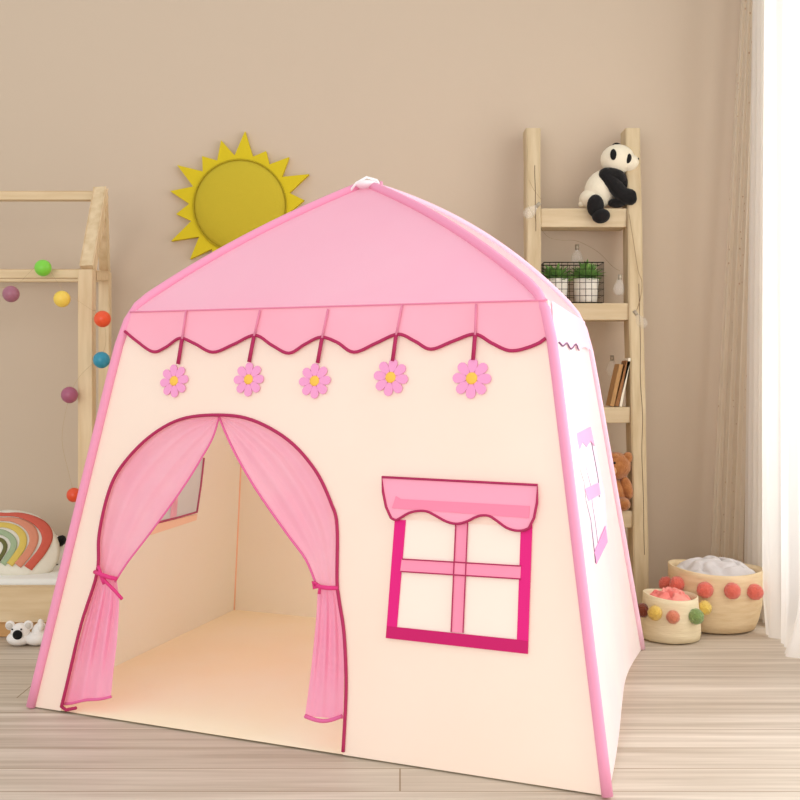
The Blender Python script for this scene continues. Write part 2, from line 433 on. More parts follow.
# door arch trim
bm = NB(); pa = [hit(p.x, p.y, PF, .004) for p in arch]; pa = pa[1:]
tube(bm, [hit(76, 708, PF, .004), hit(66, 710, PF, .004), hit(61, 706, PF, .004)] + pa, .0044, 8)
link('door_trim', bm, M_mag, tent, smooth=True)

# door curtains
def curtain(name, Lp, Rp, m, folds, amp, off, lab=None, par=None, nv=40, conv=1):
    Lq = smoothpath([(a, b, 0) for a, b in Lp], 6); Rq = smoothpath([(a, b, 0) for a, b in Rp], 6)
    bm = NB()
    def fn(u, v):
        a = along(Lq, v); b = along(Rq, v); p = a.lerp(b, u)
        wdt = (b - a).length / 60
        f_ = math.sin(u * folds * 2 * PI + .8 * math.sin(3 * v)) * amp * min(1, wdt + .25) * (math.sin(PI * min(1, v * 1.2 + .02)) * .6 + .4)
        f_ *= min(1, u * 6, (1 - u) * 6) * .8 + .2
        return hit(p.x, p.y, PF, off + f_)
    grid(bm, fn, 48, nv)
    bmesh.ops.remove_doubles(bm, verts=bm.verts[:], dist=1e-5)
    o = link(name, bm, m, tent, parent=par, smooth=True)
    if lab: o['label'] = lab
    edge = [hit(*along(Rq, k / 40).xy, PF, off + .002) for k in range(41)]
    edgel = [hit(*along(Lq, k / 40).xy, PF, off + .002) for k in range(41)]
    return o, edge, edgel
M_hem = mat('curtain_hem', (228, 110, 164), .7)
LL = [(218, 416), (180, 420), (148, 439), (121, 468), (108, 495), (100, 535), (97, 578)]
LR = [(219, 417), (213, 437), (202, 457), (188, 480), (170, 506), (147, 537), (127, 563), (115, 582)]
c1, e1, _ = curtain('door_curtain', LL, LR, M_curl, 3.5, .005, -.012)
bm = NB(); tube(bm, e1, .0028, 6); link('hem', bm, M_hem, tent, parent=c1, smooth=True)
c1b, e, el = curtain('curtain_tail', [(98, 574), (84, 622), (70, 676), (63, 703)], [(116, 577), (119, 600), (117, 640), (113, 675), (111, 697)], M_cur, 3.2, .009, -.014, par=c1)
bm = NB(); tube(bm, [hit(63 + k * 4.8, 704 - k * .7 + math.sin(k) * .6, PF, -.01) for k in range(11)], .004, 6); link('hem', bm, M_hem, tent, parent=c1, smooth=True)
RL = [(219, 417), (226, 434), (236, 455), (252, 483), (270, 510), (290, 538), (306, 560), (317, 587)]
RR = [(219, 416), (252, 421), (288, 441), (314, 471), (330, 504), (336, 530), (336, 556), (337, 589)]
c2, e, el = curtain('door_curtain', RL, RR, M_curl, 3.5, .005, -.012)
bm = NB(); tube(bm, el, .003, 6); link('hem', bm, M_hem, tent, parent=c2, smooth=True)
c2b, e, el = curtain('curtain_tail', [(318, 584), (316, 620), (311, 670), (305, 716)], [(336, 587), (341, 620), (344, 665), (343, 719)], M_cur, 3, .008, -.014, par=c2)
bm = NB(); tube(bm, [hit(305 + k * 3.7, 716 + math.sin(k / 10 * PI) * 5, PF, -.01) for k in range(11)], .005, 6); link('hem', bm, M_hem, tent, parent=c2, smooth=True)
# ties
bm = NB(); tube(bm, [hit(*p, PF, q) for p, q in (((95, 572), .004), ((100, 574), .016), ((108, 577), .014), ((117, 579), .004))], .006, 8)
tube(bm, [hit(*p, PF, .012) for p in ((100, 574), (106, 582), (115, 591), (122, 599))], .0045, 6)
tube(bm, [hit(*p, PF, .012) for p in ((98, 566), (100, 571), (102, 579), (104, 584))], .0045, 6)
link('curtain_tie', bm, mat('tie_pink', (222, 60, 130), .6), tent, smooth=True)
bm = NB(); tube(bm, [hit(*p, PF, q) for p, q in (((314, 583), .004), ((320, 587), .014), ((328, 588), .014), ((338, 588), .004))], .0055, 8)
tube(bm, [hit(*p, PF, .012) for p in ((317, 584), (313, 582), (314, 588), (320, 587), (319, 594))], .004, 6)
link('curtain_tie', bm, MATS['tie_pink'], tent, smooth=True)

# printed / appliqué window on the front
def appl(name, px, m, plane, off, outn, par=None, th=.002, smoothn=0):
    pts = [(a, b, 0) for a, b in px]
    if smoothn: pts = smoothpath(pts, smoothn)
    bm = NB(); filled(bm, [hit(p[0], p[1], plane, off) for p in pts], th, outn)
    return link(name, bm, m, tent, parent=par)
pane = appl('window_pane', [(399, 519), (525, 527), (520, 645), (391, 632)], M_pane, PF, .001, OF)
pane['label'] = 'pale window netting'
appl('window_frame', [(395, 520), (406, 520), (397, 628), (386, 638)], M_hot, PF, .004, OF, par=pane)
appl('window_frame', [(521, 526), (532.5, 524), (528, 654), (517, 641)], M_hot, PF, .004, OF, par=pane)
appl('window_frame', [(387, 626), (397, 627), (517, 639.5), (528, 641), (528, 654), (386, 638)], M_hotdark, PF, .005, OF, par=pane)
appl('muntin', [(456, 510), (468, 510), (463, 633), (451, 632)], M_pinkm, PF, .0035, OF, par=pane)
appl('muntin', [(402, 559), (521, 566), (520.5, 579), (400.5, 571.5)], M_pinkm, PF, .005, OF, par=pane)
bm = NB()
for a, b in (((456, 515), (451, 632)), ((468, 515), (463, 633)), ((402, 559), (521, 566)), ((400.5, 571.5), (520.5, 579))):
    tube(bm, [hit(*a, PF, .008), hit(*b, PF, .008)], .0016, 6)
link('muntin_outline', bm, M_mag, tent, parent=pane)
aw_px = [(382, 477), (383, 492), (386, 507), (391, 518)]
scal = smoothpath([(391, 518, 0), (396, 520, 0), (402, 517, 0), (409, 513, 0), (418, 511, 0), (427, 511.5, 0), (436, 516, 0), (445, 521, 0), (453, 523.5, 0), (460, 523.5, 0), (468, 521, 0),
                   (475, 517.5, 0), (481, 515.6, 0), (489, 516, 0), (497, 521, 0), (506, 527.5, 0), (515, 530.5, 0), (523, 530.5, 0), (529, 528, 0)], 3)
outl = [Vector((a, b, 0)) for a, b in aw_px[:-1]] + scal + [Vector(p) for p in ((534, 518, 0), (537, 503, 0), (537.5, 485, 0))]
bm = NB(); filled(bm, [hit(p.x, p.y, PF, .008) for p in outl], .003, OF); aw = link('awning', bm, mat('awning_pink', (250, 168, 194), .7), tent)
appl('awning_band', [(396, 496), (401, 499), (530, 506), (529, 518), (392, 508)], mat('awning_band', (246, 140, 172), .7), PF, .0115, OF, par=aw, th=.001)
bm = NB(); ol = [hit(p.x, p.y, PF, .0125) for p in outl]; tube(bm, ol, .0032, 6, closed=True); link('awning_outline', bm, M_mag, tent, parent=aw, smooth=True)

# side window print (strongly foreshortened)
sp = appl('side_window', [(576, 433), (590, 428), (604, 492), (607, 540), (595, 562), (586, 510)], mat('side_pane', (232, 214, 228), .7), PS, .001, OS)
appl('awning', [(575, 434), (590, 427), (594, 446), (590, 441), (586, 447), (582, 442), (579, 450)], mat('side_awning', (238, 168, 206), .7), PS, .004, OS, par=sp)
bm = NB()
tube(bm, [hit(*p, PS, .003) for p in ((577, 450), (579, 470), (583, 482), (585, 500), (590, 520), (593, 545), (595, 563))], .003, 6)
link('frame_outline', bm, M_grey, tent, parent=sp, smooth=True)
for ln in (((590, 436), (593, 452), (596, 468), (598, 480), (599, 497)), ((583, 450), (586, 470), (590, 485), (592, 505), (595, 524), (598, 548))):
    bm = NB(); tube(bm, [hit(*p, PS, .003) for p in ln], .002, 6); link('frame_outline', bm, M_grey, tent, parent=sp, smooth=True)
appl('muntin', [(584, 489), (598, 483), (600, 494), (588, 501)], mat('side_muntin', (238, 168, 208), .7), PS, .004, OS, par=sp)
appl('frame_corner', [(605, 526), (607, 542), (596, 564), (594, 552)], mat('side_corner', (236, 154, 200), .7), PS, .004, OS, par=sp)

# inside window on the left wall, facing the room of the tent
INL = PL[1]
def appin(name, px, m, off, par=None):
    bm = NB(); filled(bm, [hit(a, b, PL, -off) for a, b in px], .002, INL); return link(name, bm, m, tent, parent=par)
bm = NB(); bm.faces.new([bm.verts.new(p) for p in hole]); ip = link('window_pane', bm, mat('inner_pane', (252, 246, 248), .7, trans=.6, transp=.35), tent); ip['label'] = 'window in the left wall seen from inside'
bm = NB(); tube(bm, [hit(*p, PL, -.006) for p in ((204, 458), (201, 485), (197, 512), (180, 517), (148, 525))], .0035, 6)
link('frame_outline', bm, mat('inner_trim', (186, 90, 120), .7), tent, parent=ip, smooth=True)
appin('muntin', [(176, 455), (181, 455), (176, 516), (170, 518)], mat('inner_muntin', (240, 186, 208), .7), .005, par=ip)
appin('window_sill', [(197, 514), (148, 526), (150, 535), (196, 520)], mat('inner_sill', (255, 222, 196), .7), .005, par=ip)

# ------------------------------------------------------------------ SUN on the wall
S0 = P(240, 206, WY - .028); k_ = S0.y / F
sun = thing('sun_cushion', (S0.x, WY, S0.z - 60 * k_), 'mustard yellow sun with pointed rays hung on the wall behind the tent', 'wall decoration')
tips = [(5, -75), (26, -55), (49, -49), (69, -32), (64, -6), (72, 22), (58, 42), (45, 62), (20, 68), (-5, 72), (-28, 66), (-50, 53), (-69, 35), (-64, 8), (-70, -15), (-63, -41), (-38, -50), (-19, -66)]
tips.sort(key=lambda t: math.atan2(t[1], t[0]))
pts = []
for i, t in enumerate(tips):
    nx = tips[(i + 1) % len(tips)]; a = Vector(t).normalized(); b = Vector(nx).normalized(); mvec = (a + b).normalized() * 51
    pts += [t, (mvec.x, mvec.y)]
bm = NB(); filled(bm, [S0 + Vector((x * k_, 0, -y * k_)) for x, y in pts], .028, Vector((0, 1, 0)))
link('rays', bm, M_sun, sun)
bm = NB()
prof = [(.0001, .034), (20 * k_, .032), (34 * k_, .026), (42 * k_, .014), (45.5 * k_, .002), (46 * k_, -.004)]
for (r, h) in prof: pass
rings = []
for (r, h) in prof:
    rings.append([bm.verts.new(S0 + Vector((math.cos(a) * r, -h, math.sin(a) * r))) for a in (2 * PI * q / 48 for q in range(48))])
for A, B in zip(rings, rings[1:]):
    for q in range(48): bm.faces.new((A[q], A[(q + 1) % 48], B[(q + 1) % 48], B[q]))
link('disc', bm, M_sund, sun, smooth=True)
bm = NB(); tube(bm, [S0 + Vector((math.cos(a) * 46.5 * k_, -.004, math.sin(a) * 46.5 * k_)) for a in (2 * PI * q / 48 for q in range(48))], .003, 6, closed=True)
link('piping', bm, mat('sun_piping', (176, 156, 26), .8), sun, smooth=True)

# ------------------------------------------------------------------ HOUSE BED
YF, YB, YM = 3.8, 4.42, 4.11
XF = (87 - HX) * YF / F; XB = (105 - HX) * YB / F; XM = (101 - HX) * YM / F; XE = -3.0
zF = CAMZ + 110 * YF / F; zB = CAMZ + 108 * YB / F; zR = CAMZ + 188 * YM / F
bed = thing('house_bed', (-2.0, 4.1, 0), 'light pine house-shaped bed frame with open gable left of the tent', 'bed')
def bedpart(name, a, b, w_, d_, m, up=UP):
    bm = NB(); beam(bm, a, b, w_, d_, up); return link(name, bm, m, bed)
W = .05
bedpart('post', (XF, YF, 0), (XF, YF, zF), .05, .05, M_pine_z, Vector((0, 1, 0)))
bedpart('post', (XB, YB, 0), (XB, YB, zB), .042, .045, M_pine_z, Vector((0, 1, 0)))
bedpart('post', (XE, YF, 0), (XE, YF, zF), .05, .05, M_pine_z, Vector((0, 1, 0)))
bedpart('post', (XE, YB, 0), (XE, YB, zB), .05, .045, M_pine_z, Vector((0, 1, 0)))
bedpart('eave_beam', (XE + .025, YF + .006, zF - .013), (XF - .026, YF + .006, zF - .013), .03, .03, M_pine_x)
bedpart('eave_beam', (XE + .025, YB, zB - .025), (XB - .022, YB, zB - .025), .03, .03, M_pine_x)
bedpart('ridge_beam', (XE, YM, zR - .016), (XM - .02, YM, zR - .016), .04, .032, M_pine_x)
bedpart('cross_beam', (XF + .006, YF + .025, zF - .017), (XB, YB - .022, zB - .017), .04, .032, M_pine_x)
for xx, xm, xb in ((XF, XM, XB), (XE, XE, XE)):
    bedpart('rafter', (xx + .002, YF, zF + .0), (xm, YM, zR), .042, .045, M_pine_z, Vector((1, 0, 0)).cross(Vector((0, YM - YF, zR - zF)).normalized()))
    bedpart('rafter', (xb, YB, zB), (xm + .004, YM, zR), .034, .04, M_pine_z, Vector((1, 0, 0)).cross(Vector((0, YM - YB, zR - zB)).normalized()))
bedpart('side_rail', (XE + .025, YF, .118), (XF - .026, YF, .118), .028, .122, M_pine_x)
bedpart('base_board', (XE + .025, YF + .02, .028), (XF - .026, YF + .02, .028), .02, .052, wood('pine_base', (216, 172, 118), (200, 152, 98), 0))
bedpart('side_rail', (XE + .025, YB, .118), (XB - .022, YB, .118), .028, .122, M_pine_x)
bedpart('end_rail', (XF + .004, YF + .026, .118), (XB, YB - .024, .118), .028, .12, M_pine_x)
# mattress with small dark dots
def dotted(name, base, dot, scale, thr, **kw):
    m = mat(name, base, .85, **kw); nt = m.node_tree; n = nt.nodes; L = nt.links
    v = n.new('ShaderNodeTexVoronoi'); v.inputs['Scale'].default_value = scale; v.inputs['Randomness'].default_value = .6
    tc = n.new('ShaderNodeTexCoord'); L.new(tc.outputs['Object'], v.inputs['Vector'])
    lt = n.new('ShaderNodeMath'); lt.operation = 'LESS_THAN'; lt.inputs[1].default_value = thr; L.new(v.outputs['Distance'], lt.inputs[0])
    mx = n.new('ShaderNodeMix'); mx.data_type = 'RGBA'; L.new(lt.outputs[0], mx.inputs[0])
    mx.inputs[6].default_value = lin(base); mx.inputs[7].default_value = lin(dot)
    L.new(mx.outputs[2], n['Principled BSDF'].inputs['Base Color']); return m
bm = NB(); box(bm, (XE + .03, YF + .035, .08), (XF - .05, YB - .03, .196), .02)
single('mattress', bm, dotted('dotted_sheet', (236, 236, 230), (90, 80, 70), 17, .08, bump=.2, bscale=8), 'white dotted mattress lying in the pine house bed', 'mattress', smooth=True)

# rainbow pillow leaning on the bed
RY = 4.0
def pill(px, py): return P(px, py, RY)
ctr = (3.0, 549.0)
oright = [(3, 511.5), (18, 513), (32, 517), (44, 525), (53, 534), (59, 545), (60.5, 556), (57, 566), (50, 573), (40, 578), (22, 579), (3, 577)]
oleft = [(6 - x, y) for x, y in oright[1:-1]][::-1]
outl = smoothpath([(a, b, 0) for a, b in oright + oleft + [oright[0]]], 5)[:-1]
def outr(ang):
    # radius of the outline in direction ang
    best = 40
    for a, b in zip(outl, outl[1:] + outl[:1]):
        ax, ay = a.x - ctr[0], a.y - ctr[1]; bx, by = b.x - ctr[0], b.y - ctr[1]
        dx, dy = math.cos(ang), math.sin(ang); ex_, ey_ = bx - ax, by - ay
        den = dx * ey_ - dy * ex_
        if abs(den) < 1e-9: continue
        t = (ax * ey_ - ay * ex_) / den; s = (ax * dy - ay * dx) / den
        if t > 0 and -.001 <= s <= 1.001: best = t
    return best
TH = .085
def prow(px, py, off=0):
    dx, dy = px - ctr[0], py - ctr[1]; r = math.hypot(dx, dy) / outr(math.atan2(dy, dx)); r = min(r, 1)
    lean = (549 - py) * .0016
    p = pill(px, py); return p + Vector((0, -TH * (1 - r ** 3.2) - off + lean, 0))
rain = thing('rainbow_pillow', (pill(3, 577).x, RY, pill(3, 577).z), 'cream arch pillow with a rainbow of red, yellow and green bands on the bed', 'pillow')
bm = NB(); na = 72; rings = []
for r in [0, .2, .4, .6, .75, .87, .95, 1.0]:
    ring = []
    for q in range(na):
        a = 2 * PI * q / na; R_ = outr(a) * r; ring.append(bm.verts.new(prow(ctr[0] + math.cos(a) * R_, ctr[1] + math.sin(a) * R_)))
    rings.append(ring)
for r in [.95, .85, .6, .3, 0]:
    ring = []
    for q in range(na):
        a = 2 * PI * q / na; R_ = outr(a) * r; p = prow(ctr[0] + math.cos(a) * R_, ctr[1] + math.sin(a) * R_)
        lean = (549 - (ctr[1] + math.sin(a) * R_)) * .0016
        p.y = RY + lean + .05 * (1 - r ** 3); ring.append(bm.verts.new(p))
    rings.append(ring)
for A, B in zip(rings, rings[1:]):
    for q in range(na): bm.faces.new((A[q], A[(q + 1) % na], B[(q + 1) % na], B[q]))
bmesh.ops.remove_doubles(bm, verts=bm.verts[:], dist=1e-5)
link('cushion', bm, mat('pillow_cream', (232, 228, 214), .9, bump=.15, bscale=60), rain, smooth=True)
bands = [([(3, 515.5), (16, 516), (30, 520), (42, 527.5), (48.5, 538), (46, 550), (36, 564)], (1.1, 1.5, 2.2, 3.0, 3.6, 3.6, 3.6), (206, 98, 82)),
         ([(3, 519.3), (14, 520), (26, 524), (34.5, 531), (38, 540), (35, 550), (27, 561)], (1.2, 1.6, 2.3, 3, 3.4, 3.4, 3.4), (214, 142, 116)),
         ([(3, 524), (12, 525), (21, 528.5), (27.5, 535), (29, 543), (25.5, 551), (19.5, 560)], (1.8, 1.8, 2.2, 2.7, 3, 3, 3), (214, 188, 96)),
         ([(3, 530), (9, 531), (16, 534.5), (20.5, 540), (20.5, 546), (17.5, 552), (13, 559.5)], (2, 2, 2.2, 2.6, 2.7, 2.7, 2.7), (158, 176, 142)),
         ([(3, 536.6), (7, 537), (10.5, 539), (13, 543), (12.5, 548), (10, 553), (7, 558)], (1.4, 1.4, 1.6, 1.8, 1.8, 1.8, 1.8), (104, 104, 62))]
for i, (pts_, ws, c) in enumerate(bands):
    full = [(6 - x, y) for x, y in pts_[1:]][::-1] + pts_; wf = list(ws[1:])[::-1] + list(ws)
    sp_ = smoothpath([(x, y, w_) for (x, y), w_ in zip(full, wf)], 5); bm = NB(); prev = None
    for j, p in enumerate(sp_):
        t = (sp_[min(j + 1, len(sp_) - 1)] - sp_[max(j - 1, 0)]); t.z = 0; t.normalize(); nn = Vector((-t.y, t.x, 0))
        row = []
        for s in (-1, -.5, 0, .5, 1): q = p + nn * p.z * s * 1.12; row.append(bm.verts.new(prow(q.x, q.y, .0035)))
        if prev:
            for k in range(4): bm.faces.new((prev[k], row[k], row[k + 1], prev[k + 1]))
        prev = row
    bmesh.ops.recalc_face_normals(bm, faces=bm.faces[:])
    bmesh.ops.solidify(bm, geom=bm.faces[:], thickness=.002)
    o = link('rainbow_band', bm, mat('band%d' % i, c, .9, bump=.15, bscale=90), rain, smooth=True)
    o['label'] = ['terracotta red outer band', 'salmon band', 'mustard yellow band', 'sage green band', 'dark olive inner band'][i]
# black and white cushion behind the rainbow pillow
spc = thing('spotted_cushion', (P(50, 574, 4.18).x, 4.18, P(50, 574, 4.18).z), 'white cushion with black spots half hidden behind the rainbow pillow', 'cushion')
cc = P(50, 556, 4.18); cc.z += .0
bm = NB(); ball(bm, cc, (.062, .06, .085), sub=3); body = link('cover', bm, M_white, spc, smooth=True)
bm = NB(); ball(bm, P(60.5, 541, 4.15), (.019, .03, .024), sub=2, rot=roty(.6)); link('spot', bm, M_black, spc, smooth=True)
bm = NB(); ball(bm, P(55.5, 569, 4.13), (.019, .022, .02), sub=2, rot=roty(-.5)); link('spot', bm, M_black, spc, smooth=True)

# ball garland
gl = thing('ball_garland', (P(43, 268, 3.74).x, 3.74, P(43, 268, 3.74).z), 'thin cord garland with coloured balls looped over the pine bed frame', 'garland')
balls = [((11, 294), (160, 100, 118), 'dusty purple', 3.74), ((43, 268), (122, 204, 60), 'bright green', 3.745), ((62, 299), (238, 204, 84), 'yellow', 3.75), ((102.5, 319), (232, 84, 40), 'orange red', 3.74),
         ((101.5, 360), (44, 142, 170), 'teal blue', 3.74), ((69.5, 395), (164, 88, 116), 'mauve', 3.74), ((74, 495), (222, 76, 36), 'red', 3.74)]
path = [(-30, 285), (11, 287), (30, 272), (43, 262), (56, 280), (66, 293), (80, 302), (92, 310), (102, 314), (106, 340), (101, 356), (90, 366), (80, 376), (72, 390), (66, 410), (62, 440), (68, 470), (73, 490)]
bm = NB(); tube(bm, smoothpath([P(a, b, 3.75) for a, b in path], 4), .0006, 5); link('cord', bm, mat('cord', (190, 166, 130), .8), gl, smooth=True)
for (c, col, lab, Y) in balls:
    bm = NB(); ball(bm, P(c[0], c[1], Y), .0285 if c[1] < 480 else .025, sub=3)
    m = mat('ball_' + lab, col, .35); m.node_tree.nodes['Principled BSDF'].inputs['Specular IOR Level'].default_value = .5
    o = link('ball', bm, m, gl, smooth=True); o['label'] = lab + ' ball'

# koala toys on the floor in front of the bed
M_kw = mat('toy_white', (236, 232, 228), .8, sheen=.2, bump=.2, bscale=60)
M_kg = mat('toy_grey', (206, 200, 192), .9, bump=.2, bscale=60)
def koala(cx, cy, Y, s, label, turn):
    k = Y / F * s; base = P(cx, cy, Y); base.z = 0
    t = thing('toy_koala', base, label, 'toy', 'white toys on the floor by the bed')
    R_ = Matrix.Rotation(turn, 3, 'Z')
    def L_(x, y, z): return base + R_ @ Vector((x * k, y * k, z * k))
    bm = NB(); ball(bm, L_(0, 4, 7), (12.5 * k, 13 * k, 7 * k), rot=R_); ball(bm, L_(1, 1, 13), (9 * k, 8.5 * k, 9 * k), rot=R_)
    link('body', bm, M_kw, t, smooth=True)
    for sx in (-1, 1):
        bm = NB(); ball(bm, L_(sx * 8.5, 1, 19.5), (4.6 * k, 2.8 * k, 4.6 * k), rot=R_); e = link('ear', bm, M_kw, t, smooth=True)
        bm = NB(); ball(bm, L_(sx * 8.7, -1.2, 19.5), (3.1 * k, 1.6 * k, 3.1 * k), rot=R_); link('ear_lining', bm, M_kg, t, parent=e, smooth=True)
        bm = NB(); ball(bm, L_(sx * 4.2, -7.3, 17.5), (.9 * k, .7 * k, .9 * k), rot=R_, sub=2); link('eye', bm, M_black, t, smooth=True)
    bm = NB(); ball(bm, L_(1, -8.2, 12.5), (4.6 * k, 2.2 * k, 4.6 * k), rot=R_); link('nose', bm, M_black, t, smooth=True)
koala(19, 645, 3.68, 1.05, 'white koala toy with big black nose on the floor, farther from the tent', .05)
koala(41.5, 641, 3.70, 1.0, 'white koala toy seen side-on, half hidden behind the tent edge', 1.9)

# ------------------------------------------------------------------ LADDER SHELF
lad = thing('ladder_shelf', (.72, 4.2, 0), 'rustic wooden ladder shelf leaning on the wall behind the tent', 'shelf')
ZT = CAMZ + 252 * 4.36 / F
def yl(z): return 4.15 + .21 * z / ZT       # front face of the rails
def railx(side, z):
    f_ = z / ZT
    return (.914 + (.924 - .914) * f_) if side > 0 else (.515 + (.528 - .515) * f_)
RD = .1
for s in (-1, 1):
    bm = NB(); segs = 14; prev = None; hw = .0285
    V = []
    for i in range(segs + 1):
        z = ZT * i / segs; x = railx(s, z) + noise.noise(Vector((s * 3, 0, z * 3))) * .003; y = yl(z)
        h1 = hw + noise.noise(Vector((s * 7, 5, z * 5))) * .003
        r = [(x - h1, y + .005), (x - h1 + .006, y), (x + h1 - .006, y), (x + h1, y + .006), (x + h1, y + RD), (x - h1, y + RD)]
        V.append([bm.verts.new((a, b, z)) for a, b in r])
    for A, B in zip(V, V[1:]):
        for k in range(6): bm.faces.new((A[k], A[(k + 1) % 6], B[(k + 1) % 6], B[k]))
    bm.faces.new(V[0][::-1]); bm.faces.new(V[-1])
    rail = link('side_rail', bm, M_lad_z, lad)
    bm = NB()   # long drying crack
    tube(bm, [Vector((railx(s, z) + (.012 if s > 0 else .004) + noise.noise(Vector((s, 2, z * 6))) * .006, yl(z) - .0002, z)) for z in
              [ZT * (.12 + .55 * q / 20) for q in range(21)]] if s > 0 else
         [Vector((railx(s, z) + .006 + noise.noise(Vector((s, 2, z * 9))) * .004, yl(z) - .0002, z)) for z in [ZT * (.78 + .14 * q / 10) for q in range(11)]], .0012, 5)
    link('crack', bm, M_lad_dark, lad, parent=rail)
RUNGS = []
for (yt, yb_) in ((208, 227), (303, 320), (407, 423), (511, 528), (588, 603)):
    Y = 4.3
    for _ in range(6): z = CAMZ - (yt - HY) * Y / F; Y = yl(z) + .004
    zb = CAMZ - (yb_ - HY) * Y / F; RUNGS.append((z, Y))
    bm = NB(); box(bm, (railx(-1, z) + .0285, Y + .004, zb), (railx(1, z) - .0285, Y + .115, z), .004)
    link('shelf_rung', bm, M_lad_x, lad)

# panda on the top rung
zr, yr = RUNGS[0]
pb = P(600, 208, yr + .05); pb.z = zr
panda = thing('panda_plush', pb, 'black and white panda soft toy sitting on the top ladder rung', 'soft toy')
def pp(x, y, d=0.0): return P(x, y, yr + .045 + d)
kk = 4.36 / F
def pe(c, r, ang=0, d=0.0, dy=None):
    bm = NB(); ball(bm, pp(c[0], c[1], d), (r[0] * kk, (dy or min(r)) * kk, r[1] * kk), rot=roty(math.radians(ang)), sub=3); return bm
bm = pe((601, 189), (16, 20), 25, 0, 14.5); ball(bm, pp(591, 199), (12 * kk, 13 * kk, 10 * kk)); link('body', bm, M_wplush, panda, smooth=True)
bm = pe((612, 178), (15, 10.5), 14, -.016, 14); ball(bm, pp(618, 184, -.005), (11 * kk, 12 * kk, 12 * kk)); link('chest', bm, M_black, panda, smooth=True)
bm = pe((617.5, 159.5), (17, 15), 0, -.012, 14.5); ball(bm, pp(629, 163, -.022), (10 * kk, 9 * kk, 8.5 * kk), rot=roty(math.radians(-20))); ball(bm, pp(634.5, 160.5, -.026), (4.2 * kk, 4.5 * kk, 4.2 * kk))
head = link('head', bm, M_wplush, panda, smooth=True)
bm = NB(); ball(bm, pp(613.3, 154.5, -.012 - 13.6 * kk), (3.2 * kk, 2 * kk, 5.6 * kk)); link('eye_patch', bm, M_black, panda, parent=head, smooth=True)
bm = NB(); ball(bm, pp(628.3, 158.5, -.022 - 8.8 * kk), (3.2 * kk, 2 * kk, 5 * kk), rot=roty(.25)); link('eye_patch', bm, M_black, panda, parent=head, smooth=True)
bm = NB(); ball(bm, pp(637.6, 159, -.032), (1.6 * kk, 1.6 * kk, 1.3 * kk)); link('nose', bm, M_black, panda, parent=head, smooth=True)
bm = NB(); ball(bm, pp(616.5, 146, .01), (4.5 * kk, 2.5 * kk, 3.4 * kk)); link('ear', bm, M_black, panda, parent=head, smooth=True)
bm = NB(); ball(bm, pp(632, 149, .03), (3.8 * kk, 2.5 * kk, 3 * kk)); link('ear', bm, M_black, panda, parent=head, smooth=True)
bm = NB(); tube(bm, smoothpath([pp(606, 176, -.04), pp(614, 185, -.055), pp(622, 194, -.058), pp(630, 197, -.055), pp(634, 197, -.052)], 5),
                [7 * kk] * 6 + [7.4 * kk] * 6 + [7.8 * kk] * 6 + [6.5 * kk] * 3, 14); ball(bm, pp(629, 198, -.055), (8 * kk, 7 * kk, 6.5 * kk), rot=roty(.35)); ball(bm, pp(606, 175, -.04), 7.2 * kk)
link('arm', bm, M_black, panda, smooth=True)
bm = NB(); ball(bm, pp(624, 192, .01), (7 * kk, 7 * kk, 11 * kk)); link('arm', bm, M_black, panda, smooth=True)
bm = NB(); ball(bm, pp(595.5, 206, -.062), (8.5 * kk, 7 * kk, 11.5 * kk)); ball(bm, pp(601, 216, -.07), (9 * kk, 8 * kk, 7.3 * kk), rot=roty(-.15)); link('leg', bm, M_black, panda, smooth=True)
bm = NB(); ball(bm, pp(617, 203, -.02), (9 * kk, 11 * kk, 4.6 * kk)); link('leg', bm, M_black, panda, smooth=True)
bm = NB(); ball(bm, pp(582, 204), (3.6 * kk, 4 * kk, 3.6 * kk)); link('tail', bm, M_wplush, panda, smooth=True)

# wire basket + two potted plants
zr, yr = RUNGS[1]; z0 = zr
k2 = yr / F
bx0, bx1 = (544 - HX) * k2, (604 - HX) * k2; by0, by1 = yr + .006, yr + .112; bh = 40 * k2
wb = thing('wire_basket', ((bx0 + bx1) / 2, (by0 + by1) / 2, z0), 'black wire basket holding two potted plants on the second ladder rung', 'basket')
M_wire = mat('black_wire', (44, 38, 32), .5, metal=.3)
bm = NB(); r_ = .0011; zb = z0 + .003
nx = 10; nz = 6; ny = 5
for i in range(nx + 1):
    x = bx0 + (bx1 - bx0) * i / nx
    tube(bm, [(x, by0, zb + bh), (x, by0, zb), (x, by1, zb), (x, by1, zb + bh)], r_, 5)
for j in range(nz):
    z = zb + bh * j / nz; tube(bm, [(bx0, by0, z), (bx1, by0, z), (bx1, by1, z), (bx0, by1, z)], r_, 5, closed=True)
for j in range(1, ny):
    y = by0 + (by1 - by0) * j / ny
    tube(bm, [(bx0, y, zb + bh), (bx0, y, zb), (bx1, y, zb), (bx1, y, zb + bh)], r_, 5)
mesh_ = link('wire_mesh', bm, M_wire, wb)
bm = NB(); tube(bm, [(bx0, by0, zb + bh), (bx1, by0, zb + bh), (bx1, by1, zb + bh), (bx0, by1, zb + bh)], .0025, 6, closed=True); link('rim', bm, M_wire, wb)
M_pot = mat('pot_white', (236, 230, 218), .5); M_leaf = mat('leaf_green', (84, 130, 62), .5, rgb2=(134, 176, 92), cscale=30); M_soil = mat('soil', (70, 52, 38), .95)
